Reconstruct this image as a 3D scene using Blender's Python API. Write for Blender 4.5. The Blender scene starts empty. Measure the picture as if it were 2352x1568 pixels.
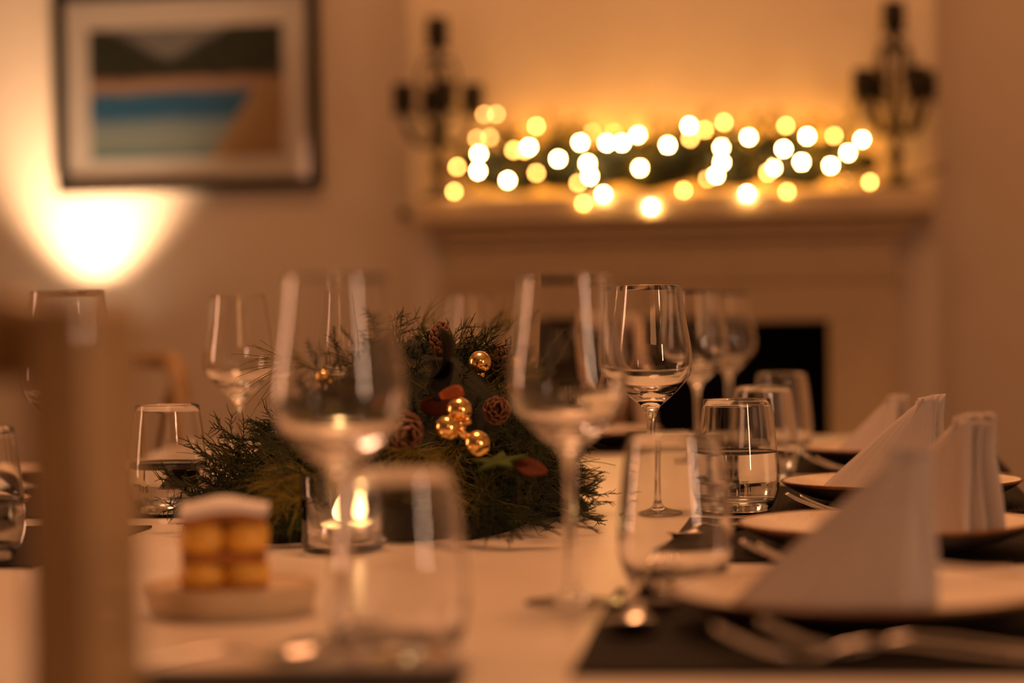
import bpy, bmesh, math, random
from mathutils import Vector, Matrix, Euler
R = math.radians
sc = bpy.context.scene
C = sc.collection

# ------------------------------------------------------------------ camera
F = 5553.0                      # focal length in pixels of the 2352-wide frame (85 mm)
TT = 0.75                       # table top height
EYE = TT + 0.2107
YAW = R(8.8)
cam_d = bpy.data.cameras.new('camera'); cam = bpy.data.objects.new('camera', cam_d); C.objects.link(cam)
cam_d.sensor_width = 36.0; cam_d.lens = 36.0 * F / 2352.0
cam_d.clip_start = 0.05; cam_d.clip_end = 60
cam.matrix_world = Matrix.Translation((0, 0, EYE)) @ (Matrix.Rotation(YAW, 4, 'Z') @ Matrix.Rotation(R(90 - 0.712), 4, 'X') @ Matrix.Rotation(R(-0.897), 4, 'Z'))
cam_d.dof.use_dof = True; cam_d.dof.focus_distance = 2.40; cam_d.dof.aperture_fstop = 2.65
cam_d.dof.aperture_blades = 0
sc.camera = cam
CM = cam.matrix_world.copy()

# ------------------------------------------------------------------ world, lamps, exposure
w = bpy.data.worlds.new('world'); sc.world = w; w.use_nodes = True
w.node_tree.nodes['Background'].inputs[0].default_value = (1, .5, .25, 1)
w.node_tree.nodes['Background'].inputs[1].default_value = 0.01
sc.view_settings.view_transform = 'Standard'; sc.view_settings.look = 'None'
sc.view_settings.exposure = 0.0; sc.view_settings.gamma = 1.0; sc.view_settings.use_curve_mapping = False
sc.cycles.use_denoising = True
sc.cycles.max_bounces = 11; sc.cycles.transmission_bounces = 11; sc.cycles.glossy_bounces = 4; sc.cycles.diffuse_bounces = 3
sc.cycles.sample_clamp_indirect = 6.0

def area(name, loc, target, sx, sy, power, col, shape='RECTANGLE'):
    l = bpy.data.lights.new(name, 'AREA'); l.shape = shape; l.size = sx; l.size_y = sy
    l.energy = power; l.color = col
    o = bpy.data.objects.new(name, l); C.objects.link(o); o.location = loc
    o.rotation_euler = (Vector(target) - Vector(loc)).to_track_quat('-Z', 'Y').to_euler()
    return o
area('pendant_light', (-0.45, 2.35, 2.45), (-0.45, 2.35, 0), 0.55, 0.55, 19.0, (1, .40, .165), 'DISK')
area('wall_lamp_light', (1.55, 0.35, 1.30), (-0.4, 2.3, 0.95), 0.10, 0.75, 13.0, (1, .58, .36))
area('wall_lamp_light_b', (-2.6, 2.2, 1.25), (-0.4, 2.3, 0.95), 0.30, 1.0, 11.0, (1, .46, .25))
area('ceiling_fill', (-0.45, 2.35, 2.0), (-0.45, 2.35, 3), 0.5, 0.5, 8.0, (1, .40, .14), 'DISK')  # added fill: washes the ceiling for soft bounce and glass reflections
area('ceiling_light', (-0.35, 5.5, 2.62), (-0.35, 5.5, 0), 3.2, 0.3, 16.5, (1, .40, .135))
area('room_light', (0.9, -1.3, 2.45), (0.3, 6.3, 1.3), 1.2, 0.8, 8.0, (1, .40, .15))

# ------------------------------------------------------------------ pixel helpers
def ray(px, py): return (CM.to_3x3() @ Vector(((px - 1176) / F, (784 - py) / F, -1.0)))
def at(px, py, Z): return CM.translation + ray(px, py) * Z
def on_y(px, py, Y):
    d = ray(px, py); return CM.translation + d * (Y / d.y)
def on_z(px, py, z):
    d = ray(px, py); return CM.translation + d * ((z - CM.translation.z) / d.z)
def col(px, Z, z=TT):
    a, b = at(px, 784, Z), at(px, 785, Z)
    return at(px, 784 + (z - a.z) / (b.z - a.z), Z)

# ------------------------------------------------------------------ materials
MATS = {}
def mat(name, color, rough=.5, metal=0, trans=0, ior=1.45, noise=0, nscale=30, bump=0, emit=None, estr=0, spec=.5, sheen=0, coat=0):
    m = bpy.data.materials.new(name); m.use_nodes = True; MATS[name] = m
    nt = m.node_tree; b = nt.nodes['Principled BSDF']
    b.inputs['Base Color'].default_value = (*color, 1); b.inputs['Roughness'].default_value = rough
    b.inputs['Metallic'].default_value = metal; b.inputs['Transmission Weight'].default_value = trans
    b.inputs['IOR'].default_value = ior; b.inputs['Specular IOR Level'].default_value = spec
    b.inputs['Sheen Weight'].default_value = sheen; b.inputs['Coat Weight'].default_value = coat
    if emit: b.inputs['Emission Color'].default_value = (*emit, 1); b.inputs['Emission Strength'].default_value = estr
    if noise or bump:
        tc = nt.nodes.new('ShaderNodeTexCoord'); n = nt.nodes.new('ShaderNodeTexNoise')
        n.inputs['Scale'].default_value = nscale; n.inputs['Detail'].default_value = 5
        nt.links.new(tc.outputs['Object'], n.inputs['Vector'])
        if noise:
            r = nt.nodes.new('ShaderNodeValToRGB')
            r.color_ramp.elements[0].position = .3; r.color_ramp.elements[1].position = .7
            r.color_ramp.elements[0].color = (*[c * (1 - noise) for c in color], 1)
            r.color_ramp.elements[1].color = (*[min(1, c * (1 + noise)) for c in color], 1)
            nt.links.new(n.outputs['Fac'], r.inputs['Fac']); nt.links.new(r.outputs['Color'], b.inputs['Base Color'])
        if bump:
            bp = nt.nodes.new('ShaderNodeBump'); bp.inputs['Strength'].default_value = bump; bp.inputs['Distance'].default_value = .002
            nt.links.new(n.outputs['Fac'], bp.inputs['Height']); nt.links.new(bp.outputs['Normal'], b.inputs['Normal'])
    return m
mat('wall', (.73, .645, .54), .75, noise=.03, nscale=3, bump=.05)
mat('ceiling', (.75, .72, .68), .8, noise=.02)
mat('floor', (.22, .13, .07), .45, noise=.2, nscale=8)
mat('mantel', (.62, .50, .32), .5, noise=.05, nscale=12)
mat('firebox_black', (.006, .005, .004), .95, noise=.3, nscale=10, spec=.1)  # near-black lining of the firebox
mat('glass', (1, 1, 1), 0.0, trans=1, ior=1.48)
mat('water', (.97, .99, 1), 0.0, trans=1, ior=1.333)
mat('pane', (1, 1, 1), 0.02, trans=1, ior=1.3)
mat('black_frame', (.008, .007, .006), .55, noise=.3, nscale=20, spec=.2)
mat('matboard', (.80, .77, .72), .7, noise=.02)
mat('gold', (1, .66, .25), .09, metal=1, noise=.03, nscale=200)
mat('steel', (.62, .58, .54), .16, metal=1, noise=.03, nscale=60)
mat('dark_metal', (.03, .024, .018), .45, metal=.6, noise=.3, nscale=60)
mat('rim_brown', (.20, .085, .03), .35, noise=.3, nscale=80)
mat('underside', (.035, .028, .023), .4, noise=.3, nscale=60)  # dark glaze with the shade beneath the plate mixed into its tone
mat('chair_wood', (.42, .27, .12), .38, noise=.18, nscale=14, coat=.2)
mat('chair_wood_pale', (.62, .47, .34), .42, noise=.1, nscale=14)
mat('cane', (.5, .36, .2), .6, noise=.2, nscale=120, bump=.4)
mat('icing', (.85, .80, .74), .5, noise=.04, nscale=90)
mat('pastry', (.42, .15, .03), .6, noise=.35, nscale=140, bump=.4)
mat('custard', (.85, .46, .07), .4, noise=.12, nscale=60)
mat('dish', (.58, .45, .28), .45, noise=.06, nscale=60)
mat('wax', (.85, .78, .65), .5, noise=.04, nscale=90)
mat('wick', (.03, .02, .02), .9, noise=.2)
mat('tin', (.7, .68, .66), .3, metal=1, noise=.05)
mat('flame', (0, 0, 0), 1, emit=(1, .55, .2), estr=60)
mat('moss', (.010, .012, .005), .95, noise=.5, nscale=60, bump=.8)
mat('twig', (.06, .035, .018), .8, noise=.3, nscale=90)
mat('fir_green', (.018, .030, .008), .6, noise=.4, nscale=40, spec=.25)
mat('cedar_green', (.030, .038, .009), .6, noise=.4, nscale=40, spec=.25)
mat('pine_green', (.17, .135, .018), .55, noise=.4, nscale=30, spec=.3)
mat('cone', (.06, .028, .012), .6, noise=.4, nscale=90)
mat('cone_tip', (.17, .075, .032), .6, noise=.3, nscale=90)
mat('leaf_dark', (.008, .006, .004), .6, noise=.4, nscale=60, spec=.12)
mat('leaf_brown', (.36, .085, .016), .6, noise=.35, nscale=70, bump=.3, spec=.2)
mat('leaf_maroon', (.075, .018, .008), .75, noise=.3, nscale=60, spec=.12)
mat('leaf_green', (.038, .062, .008), .7, noise=.3, nscale=70, spec=.15)
mat('lamp_bowl', (.5, .42, .34), .4, metal=.5, noise=.05)
mat('lamp_bulb', (1, 1, 1), 1, emit=(1, .8, .55), estr=60)
mat('bulb_bright', (1, .8, .5), .4, emit=(1, .54, .18), estr=280)
mat('bulb_mid', (1, .8, .5), .4, emit=(1, .42, .09), estr=58)
mat('bulb_dim', (1, .8, .5), .4, emit=(1, .42, .11), estr=30)
mat('bulb_wall_fill', (1, .7, .3), .4, emit=(1, .37, .035), estr=580)  # strong amber emission for the added bulbs that light the wall
mat('wire', (.015, .03, .012), .6, noise=.2)
mat('apron', (.55, .46, .36), .5, noise=.08, nscale=10)

def wood_top():
    m = mat('table_top', (.74, .66, .56), .33); nt = m.node_tree; b = nt.nodes['Principled BSDF']
    tc = nt.nodes.new('ShaderNodeTexCoord'); mp = nt.nodes.new('ShaderNodeMapping'); mp.inputs['Scale'].default_value = (14, 90, 14)
    n = nt.nodes.new('ShaderNodeTexNoise'); n.inputs['Scale'].default_value = 1.6; n.inputs['Detail'].default_value = 6
    r = nt.nodes.new('ShaderNodeValToRGB'); r.color_ramp.elements[0].color = (.70, .62, .52, 1); r.color_ramp.elements[1].color = (.78, .70, .60, 1)
    bp = nt.nodes.new('ShaderNodeBump'); bp.inputs['Strength'].default_value = .12; bp.inputs['Distance'].default_value = .0006
    L = nt.links.new
    L(tc.outputs['Object'], mp.inputs['Vector']); L(mp.outputs['Vector'], n.inputs['Vector']); L(n.outputs['Fac'], r.inputs['Fac'])
    L(r.outputs['Color'], b.inputs['Base Color']); L(n.outputs['Fac'], bp.inputs['Height']); L(bp.outputs['Normal'], b.inputs['Normal'])
wood_top()
def woven(name, c1, c2, sc_, bumpd, rough):
    m = mat(name, c1, rough); nt = m.node_tree; b = nt.nodes['Principled BSDF']; L = nt.links.new
    tc = nt.nodes.new('ShaderNodeTexCoord')
    ws = []
    for ax in ('X', 'Y'):
        wv = nt.nodes.new('ShaderNodeTexWave'); wv.bands_direction = ax; wv.inputs['Scale'].default_value = sc_
        L(tc.outputs['Object'], wv.inputs['Vector']); ws.append(wv)
    mu = nt.nodes.new('ShaderNodeMath'); mu.operation = 'MULTIPLY'
    L(ws[0].outputs['Fac'], mu.inputs[0]); L(ws[1].outputs['Fac'], mu.inputs[1])
    r = nt.nodes.new('ShaderNodeValToRGB'); r.color_ramp.elements[0].color = (*c2, 1); r.color_ramp.elements[1].color = (*c1, 1)
    L(mu.outputs[0], r.inputs['Fac']); L(r.outputs['Color'], b.inputs['Base Color'])
    bp = nt.nodes.new('ShaderNodeBump'); bp.inputs['Strength'].default_value = .6; bp.inputs['Distance'].default_value = bumpd
    L(mu.outputs[0], bp.inputs['Height']); L(bp.outputs['Normal'], b.inputs['Normal'])
    b.inputs['Specular IOR Level'].default_value = .12
    return m
woven('placemat', (.030, .022, .017), (.005, .004, .003), 60, .001, .7)
woven('linen', (.60, .53, .48), (.50, .44, .395), 280, .0004, .85)
def speckle():
    m = mat('plate_glaze', (.72, .62, .50), .28); nt = m.node_tree; b = nt.nodes['Principled BSDF']; L = nt.links.new
    tc = nt.nodes.new('ShaderNodeTexCoord'); n = nt.nodes.new('ShaderNodeTexNoise'); n.inputs['Scale'].default_value = 420; n.inputs['Detail'].default_value = 1
    r = nt.nodes.new('ShaderNodeValToRGB'); e = r.color_ramp.elements
    e[0].position = .27; e[0].color = (.25, .15, .08, 1); e[1].position = .33; e[1].color = (.72, .62, .50, 1)
    L(tc.outputs['Object'], n.inputs['Vector']); L(n.outputs['Fac'], r.inputs['Fac']); L(r.outputs['Color'], b.inputs['Base Color'])
speckle()
def artwork():
    m = mat('landscape_print', (.3, .3, .3), .6); nt = m.node_tree; b = nt.nodes['Principled BSDF']; L = nt.links.new; N = nt.nodes.new
    tc = N('ShaderNodeTexCoord'); n = N('ShaderNodeTexNoise'); n.inputs['Scale'].default_value = 3.2; n.inputs['Detail'].default_value = 4
    L(tc.outputs['Generated'], n.inputs['Vector'])
    sp = N('ShaderNodeSeparateXYZ'); L(tc.outputs['Generated'], sp.inputs[0])
    def mth(op, a, bb):
        q = N('ShaderNodeMath'); q.operation = op
        for i, v in enumerate((a, bb)):
            if isinstance(v, (int, float)): q.inputs[i].default_value = v
            else: L(v, q.inputs[i])
        return q.outputs[0]
    u, v = sp.outputs['X'], sp.outputs['Z']
    dv = mth('MULTIPLY', mth('SUBTRACT', n.outputs['Fac'], .5), .10)
    v2 = mth('ADD', v, dv)
    r = N('ShaderNodeValToRGB'); r.color_ramp.interpolation = 'EASE'; cr = r.color_ramp
    stops = [(0, (.10, .22, .24)), (.14, (.26, .33, .32)), (.27, (.20, .30, .34)), (.33, (.004, .10, .24)), (.48, (.004, .11, .25)),
             (.53, (.42, .27, .20)), (.59, (.40, .25, .17)), (.63, (.012, .018, .008)), (.80, (.008, .020, .010)), (1, (.010, .018, .010))]
    while len(cr.elements) < len(stops): cr.elements.new(.5)
    for e, (p, c_) in zip(cr.elements, stops): e.position = p; e.color = (*c_, 1)
    L(v2, r.inputs['Fac'])
    # sky: where v is above the two slopes that meet in a valley
    val = mth('ADD', mth('MULTIPLY', mth('ABSOLUTE', mth('SUBTRACT', u, .42), 0), .75), .76)
    sky = mth('GREATER_THAN', v2, val)
    mx = N('ShaderNodeMix'); mx.data_type = 'RGBA'; mx.inputs['B'].default_value = (.20, .21, .22, 1)
    L(sky, mx.inputs['Factor']); L(r.outputs['Color'], mx.inputs['A'])
    # sandy bank on the right
    bank = mth('GREATER_THAN', mth('ADD', u, mth('MULTIPLY', v, -.45)), .62)
    low = mth('LESS_THAN', v2, .58); bank = mth('MULTIPLY', bank, low)
    mx2 = N('ShaderNodeMix'); mx2.data_type = 'RGBA'; mx2.inputs['B'].default_value = (.40, .27, .13, 1)
    L(bank, mx2.inputs['Factor']); L(mx.outputs['Result'], mx2.inputs['A']); L(mx2.outputs['Result'], b.inputs['Base Color'])
artwork()

# ------------------------------------------------------------------ mesh helpers
class MB:
    def __init__(s): s.v = []; s.f = []
    def add(s, vs, fs):
        n = len(s.v); s.v += [tuple(p) for p in vs]; s.f += [tuple(i + n for i in f) for f in fs]; return s
    def box(s, a, b):
        x0, y0, z0 = a; x1, y1, z1 = b
        return s.add([(x0, y0, z0), (x1, y0, z0), (x1, y1, z0), (x0, y1, z0), (x0, y0, z1), (x1, y0, z1), (x1, y1, z1), (x0, y1, z1)],
                     [(0, 3, 2, 1), (4, 5, 6, 7), (0, 1, 5, 4), (1, 2, 6, 5), (2, 3, 7, 6), (3, 0, 4, 7)])
    def lathe(s, prof, n=48, off=(0, 0, 0)):
        vs = []; rings = []
        for r, z in prof:
            if r < 1e-7: rings.append([len(vs)]); vs.append((off[0], off[1], z + off[2]))
            else:
                rings.append(list(range(len(vs), len(vs) + n)))
                vs += [(off[0] + r * math.cos(2 * math.pi * i / n), off[1] + r * math.sin(2 * math.pi * i / n), z + off[2]) for i in range(n)]
        fs = []
        for a, b in zip(rings, rings[1:]):
            for i in range(n):
                j = (i + 1) % n
                if len(a) == 1 and len(b) == 1: continue
                if len(a) == 1: fs.append((a[0], b[j], b[i]))
                elif len(b) == 1: fs.append((a[i], a[j], b[0]))
                else: fs.append((a[i], a[j], b[j], b[i]))
        return s.add(vs, fs)
    def tube(s, pts, rad, n=8, cap=True, flat=1.0):
        pts = [Vector(p) for p in pts]
        if isinstance(rad, (int, float)): rad = [rad] * len(pts)
        up = Vector((0, 0, 1)); vs = []; fs = []; prev = None
        for i, p in enumerate(pts):
            t = (pts[min(i + 1, len(pts) - 1)] - pts[max(i - 1, 0)])
            t = t.normalized() if t.length > 1e-9 else Vector((0, 0, 1))
            if prev is None:
                a = t.orthogonal().normalized() if abs(t.z) > .95 else t.cross(up).normalized()
            else: a = (prev - t * prev.dot(t)).normalized()
            prev = a; b = t.cross(a)
            for k in range(n):
                q = 2 * math.pi * k / n
                vs.append(p + (a * math.cos(q) + b * math.sin(q) * flat) * rad[i])
        for i in range(len(pts) - 1):
            for k in range(n):
                k2 = (k + 1) % n; fs.append((i * n + k, i * n + k2, (i + 1) * n + k2, (i + 1) * n + k))
        if cap: fs.append(tuple(range(n - 1, -1, -1))); fs.append(tuple((len(pts) - 1) * n + k for k in range(n)))
        return s.add(vs, fs)
    def mesh(s, name, m, smooth=True):
        me = bpy.data.meshes.new(name); me.from_pydata(s.v, [], s.f); me.update()
        me.materials.append(MATS[m] if isinstance(m, str) else m)
        if smooth: me.polygons.foreach_set('use_smooth', [True] * len(me.polygons))
        return me
    def build(s, name, m, parent=None, smooth=True, loc=None, rot=None):
        return link(name, s.mesh(name, m, smooth), parent, loc, rot)
def link(name, me, parent=None, loc=None, rot=None, scale=None):
    o = bpy.data.objects.new(name, me); C.objects.link(o)
    if parent: o.parent = parent
    if loc is not None: o.location = loc
    if rot is not None: o.rotation_euler = rot
    if scale is not None: o.scale = scale if hasattr(scale, '__len__') else (scale,) * 3
    return o
def autosmooth(o, ang=40):
    bm = bmesh.new(); bm.from_mesh(o.data)
    for e in bm.edges:
        if len(e.link_faces) == 2 and e.calc_face_angle(0) > R(ang): e.smooth = False
    bm.to_mesh(o.data); bm.free(); return o
def bevel(o, wd=.004, seg=2):
    m = o.modifiers.new('bevel', 'BEVEL'); m.width = wd; m.segments = seg; m.limit_method = 'ANGLE'; return o
def thing(name, label, cat, loc=(0, 0, 0), rz=0, group=None):
    o = bpy.data.objects.new(name, None); C.objects.link(o); o.location = loc; o.rotation_euler = (0, 0, rz); o.empty_display_size = .05
    return tag(o, label, cat, group)
def tag(o, label, cat, group=None):
    o['label'] = label; o['category'] = cat
    if group: o['group'] = group
    return o
def struct(o, label=None):
    o['kind'] = 'structure'
    if label: o['label'] = label
    return o
def smooth_path(P, n=8, closed=False):
    P = [Vector(p) for p in P]; out = []
    m = len(P)
    for i in range(m if closed else m - 1):
        p0 = P[(i - 1) % m] if (closed or i > 0) else P[0] * 2 - P[1]
        p1 = P[i]; p2 = P[(i + 1) % m]
        p3 = P[(i + 2) % m] if (closed or i + 2 < m) else P[-1] * 2 - P[-2]
        for k in range(n):
            t = k / n
            out.append(.5 * ((2 * p1) + (p2 - p0) * t + (2 * p0 - 5 * p1 + 4 * p2 - p3) * t * t + (3 * p1 - p0 - 3 * p2 + p3) * t ** 3))
    if not closed: out.append(P[-1])
    return out
def copy_tree(o, parent=None):
    c = o.copy(); C.objects.link(c); c.parent = parent
    for ch in list(o.children): copy_tree(ch, c)
    return c
def spline_prof(P, n=5): return [(max(0, q.x), q.y) for q in smooth_path([(a, b, 0) for a, b in P], n)]

# ------------------------------------------------------------------ the room
X0, X1, Y0, YB, ZC = -2.95, 1.95, -2.0, 6.45, 2.65
def wallbox(name, a, b, m='wall', label=None): return struct(MB().box(a, b).build(name, m, smooth=False), label)
wallbox('floor', (X0 - .1, Y0 - .1, -.1), (X1 + .1, YB + .1, 0), 'floor')
wallbox('ceiling', (X0 - .1, Y0 - .1, ZC), (X1 + .1, YB + .1, ZC + .1), 'ceiling')
wallbox('wall_back', (X0 - .1, YB, 0), (X1 + .1, YB + .1, ZC))
wallbox('wall_left', (X0 - .1, Y0, 0), (X0, YB, ZC))
wallbox('wall_right', (X1, Y0, 0), (X1 + .1, YB, ZC))
wallbox('wall_front', (X0 - .1, Y0 - .1, 0), (X1 + .1, Y0, ZC))

# fireplace: chimney breast (wall), mantelpiece (thing)
YF = 5.86                                  # front edge of the mantel shelf
YBR = 6.07                                 # face of the chimney breast
YS = 6.00                                  # face of the surround
sl, sr = on_y(945, 470, YF).x, on_y(2150, 470, YF).x
fcx = (sl + sr) / 2
fl, fr = on_y(1195, 900, YS).x, on_y(1905, 900, YS).x
ft = on_y(1800, 737, YS).z
bl, br = on_y(940, 200, YBR).x, on_y(2148, 200, YBR).x
bm_ = MB().box((bl, YBR, 0), (fl - .02, YB, ZC)).box((fr + .02, YBR, 0), (br, YB, ZC)).box((fl - .02, YBR, ft + .02), (fr + .02, YB, ZC))
struct(bm_.build('wall_chimney', 'wall', smooth=False), 'pale chimney breast above the mantel')
stop = on_y(1550, 443, YF).z; sbot = on_y(1550, 503, YF).z
fp = thing('mantelpiece', 'cream painted mantelpiece around a black open firebox', 'fireplace', (fcx, YBR, 0))
def fpart(name, a, b, m='mantel', bv=.006):
    o = MB().box((a[0] - fcx, a[1] - YBR, a[2]), (b[0] - fcx, b[1] - YBR, b[2])).build(name, m, fp, smooth=False)
    return bevel(o, bv) if bv else o
fpart('shelf', (sl, YF, sbot), (sr, YBR, stop), bv=.010)
fpart('cornice', (sl + .045, YF + .05, sbot - .028), (sr - .045, YBR, sbot), bv=.012)
fpart('cornice', (sl + .075, YF + .085, sbot - .05), (sr - .075, YBR, sbot - .028), bv=.008)
ol, orr = on_y(1030, 700, YS).x, on_y(2058, 700, YS).x
z650 = on_y(1550, 640, YS).z
fpart('frieze', (ol, YS, z650), (orr, YBR, sbot - .05), bv=.003)
fpart('moulding', (ol - .012, YS - .014, z650 - .012), (orr + .012, YBR, z650 + .010), bv=.006)
fpart('lintel', (ol, YS, ft), (orr, YBR, z650 - .012), bv=.004)
fpart('pilaster', (ol, YS - .006, .12), (fl, YBR, ft), bv=.004)
fpart('pilaster', (fr, YS - .006, .12), (orr, YBR, ft), bv=.004)
fpart('plinth', (ol - .015, YS - .02, 0), (fl, YBR, .12)); fpart('plinth', (fr, YS - .02, 0), (orr + .015, YBR, .12))
fb = MB()
d = .30
fx0, fx1, fy0, fy1 = fl - fcx, fr - fcx, YS + .005 - YBR, YBR + d - YBR
fb.box((fx0 - .015, fy0, 0), (fx0, fy1, ft)).box((fx1, fy0, 0), (fx1 + .015, fy1, ft)).box((fx0, fy1 - .015, 0), (fx1, fy1, ft)).box((fx0, fy0, ft - .001), (fx1, fy1, ft + .014)).box((fx0, fy0, 0), (fx1, fy1, .03))
o = fb.build('firebox', 'firebox_black', fp, smooth=False); o['label'] = 'black firebox'

# picture on the back wall
def picture():
    yw = YB - .004
    P = lambda x, y: on_y(x, y, yw - .03)
    a, b = P(128, 446), P(728, -32)
    x0, x1, z0, z1 = a.x, b.x, a.z, P(420, -35).z
    t = thing('framed_picture', 'black framed landscape print with wide cream mat on the wall', 'picture', ((x0 + x1) / 2, yw, z0))
    wd, ht = x1 - x0, z1 - z0; fw = .030; h = wd / 2
    for nm, p, q in (('frame_bar', (-h, -.03, 0), (h, 0, fw)), ('frame_bar', (-h, -.03, ht - fw), (h, 0, ht)), ('frame_bar', (-h, -.03, fw), (-h + fw, 0, ht - fw)), ('frame_bar', (h - fw, -.03, fw), (h, 0, ht - fw))):
        bevel(MB().box(p, q).build(nm, 'black_frame', t, smooth=False), .003)
    MB().box((-h + fw, -.010, fw), (h - fw, -.002, ht - fw)).build('mat_board', 'matboard', t, smooth=False)
    c, e = P(205, 368), P(645, 52); ax, bx = c.x - t.location.x, e.x - t.location.x
    MB().box((ax, -.0125, c.z - z0), (bx, -.0102, e.z - z0)).build('print', 'landscape_print', t, smooth=False)
    MB().box((-h + fw, -.018, fw), (h - fw, -.016, ht - fw)).build('glass_pane', 'pane', t, smooth=False)
    t.rotation_euler = (0, R(-.25), 0)
picture()

# floor lamp throwing light up the wall
def lamp():
    p = on_y(168, 812, YB - .21)
    t = thing('floor_lamp', 'slim uplighter floor lamp glowing against the wall under the picture', 'lamp', (p.x, p.y, 0))
    zt = p.z
    MB().lathe([(0, 0), (.13, 0), (.13, .012), (.12, .02), (.015, .028), (0, .028)], 40).build('base', 'lamp_bowl', t)
    MB().lathe([(.010, .02), (.010, zt - .08)], 16).build('pole', 'lamp_bowl', t)
    MB().lathe([(.010, zt - .09), (.03, zt - .085), (.055, zt - .05), (.064, zt), (.060, zt), (.051, zt - .046), (.028, zt - .078), (0, zt - .08)], 40).build('bowl_shade', 'lamp_bowl', t)
    b = MB().lathe([(0, zt - .07), (.014, zt - .06), (.020, zt - .042), (.016, zt - .025), (0, zt - .018)], 20).build('bulb', 'lamp_bulb', t)
    l = bpy.data.lights.new('lamp_light', 'SPOT'); l.energy = 100; l.color = (1, .60, .33); l.spot_size = R(78); l.spot_blend = .9; l.shadow_soft_size = .03
    lo = bpy.data.objects.new('lamp_light', l); C.objects.link(lo); lo.location = (p.x, p.y, zt + .01); lo.rotation_euler = (R(180 - 12), 0, 0)
lamp()

# ------------------------------------------------------------------ table
cl = lambda y: -.490                                  # centre line x of the table
TX0, TX1, TY0, TY1 = -1.12, .142, 1.27, 3.98
tb = thing('dining_table', 'long pale dining table with leaf joint across the top', 'table', ((TX0 + TX1) / 2, (TY0 + TY1) / 2, 0))
tcx, tcy = tb.location.x, tb.location.y
yj = on_z(1400, 1262, TT).y
for a, b in ((TY0, yj - .0012), (yj + .0012, yj + .95), (yj + .9524, TY1)):
    bevel(MB().box((TX0 - tcx, a - tcy, TT - .028), (TX1 - tcx, b - tcy, TT)).build('tabletop_leaf', 'table_top', tb, smooth=False), .0012, 2)
for y in (TY0 + .08, TY1 - .10):
    MB().box((TX0 + .1 - tcx, y - tcy, TT - .11), (TX1 - .1 - tcx, y + .02 - tcy, TT - .028)).build('apron', 'apron', tb, smooth=False)
for x in (TX0 + .08, TX1 - .10):
    MB().box((x - tcx, TY0 + .1 - tcy, TT - .11), (x + .02 - tcx, TY1 - .1 - tcy, TT - .028)).build('apron', 'apron', tb, smooth=False)
for x in (TX0 + .07, TX1 - .14):
    for y in (TY0 + .07, TY1 - .14):
        bevel(MB().box((x - tcx, y - tcy, 0), (x + .07 - tcx, y + .07 - tcy, TT - .028)).build('leg', 'apron', tb, smooth=False), .004)

# ------------------------------------------------------------------ glassware
def wine_meshes():
    out = [(.0063, .1053), (.0099, .1112), (.0152, .116), (.0236, .1231), (.0319, .1315), (.039, .1398), (.042, .147), (.0432, .1575), (.0422, .171), (.0404, .1827), (.0364, .2064), (.0327, .2345)]
    inn = [(.0319, .2345), (.0355, .2064), (.0394, .1827), (.0412, .171), (.0421, .1578), (.0408, .1482), (.0376, .1412), (.0300, .1335), (.019, .1285), (.008, .1265), (0, .126)]
    pr = spline_prof(out, 5) + [(.0326, .2352), (.0320, .2352)] + spline_prof(inn, 5)
    bowl = MB().lathe(pr, 64).mesh('wine_bowl', 'glass')
    st = spline_prof([(.0052, .0125), (.0040, .022), (.0038, .05), (.0040, .08), (.0048, .0965), (.0063, .1053)], 5)
    stem = MB().lathe(st, 32).mesh('wine_stem', 'glass')
    ft_ = spline_prof([(0, 0), (.02, 0), (.0325, .0004), (.0335, .0012), (.0325, .002), (.022, .0035), (.012, .0058), (.0068, .009), (.0052, .0125)], 4)
    foot = MB().lathe(ft_, 64).mesh('wine_foot', 'glass')
    return (('bowl', bowl), ('stem', stem), ('foot', foot))
WINE = wine_meshes()
def wine_glass(px, Z, label, z=TT + .0004):
    p = col(px, Z, TT + .1)
    t = thing('wine_glass', label, 'wine glass', (p.x, p.y, z), 0, 'wine glasses on the table')
    for nm, me in WINE: link(nm, me, t)
def tumbler_mesh():
    out = [(.0, .0), (.027, .0), (.0315, .0015), (.0365, .008), (.0412, .022), (.0424, .034), (.0415, .052), (.0385, .082), (.0343, .1135)]
    inn = [(.0330, .1135), (.0371, .082), (.0400, .052), (.0409, .034), (.0396, .0235), (.0345, .0145), (.022, .0115), (0, .011)]
    return MB().lathe(spline_prof(out, 4) + [(.0341, .1142), (.0333, .1142)] + spline_prof(inn, 4), 64).mesh('tumbler', 'glass')
TUMB = tumbler_mesh()
def water_mesh(zl):
    inn = [(0, .0108), (.022, .0113), (.0347, .0143), (.0398, .0234), (.0411, .034), (.0402, .052), (.0373, .082)]
    pr = [q for q in spline_prof(inn, 4) if q[1] < zl]
    rl = pr[-1][0]
    pr += [(rl - .0002, zl + .0012), (rl - .0012, zl), (0, zl)]
    return MB().lathe(pr, 64).mesh('water', 'water')
WATER = {}
def tumbler(px, Z, label, level=None):
    p = col(px, Z, TT + .05)
    zt = TT + .0004
    for m in MATRECT:
        if m.inside(p.x, p.y): zt = TT + .0036
    t = thing('water_tumbler', label, 'tumbler', (p.x, p.y, zt), 0, 'stemless tumblers on the table')
    link('body', TUMB, t)
    if level:
        if level not in WATER: WATER[level] = water_mesh(level)
        link('water', WATER[level], t)['label'] = 'still water'

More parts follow.
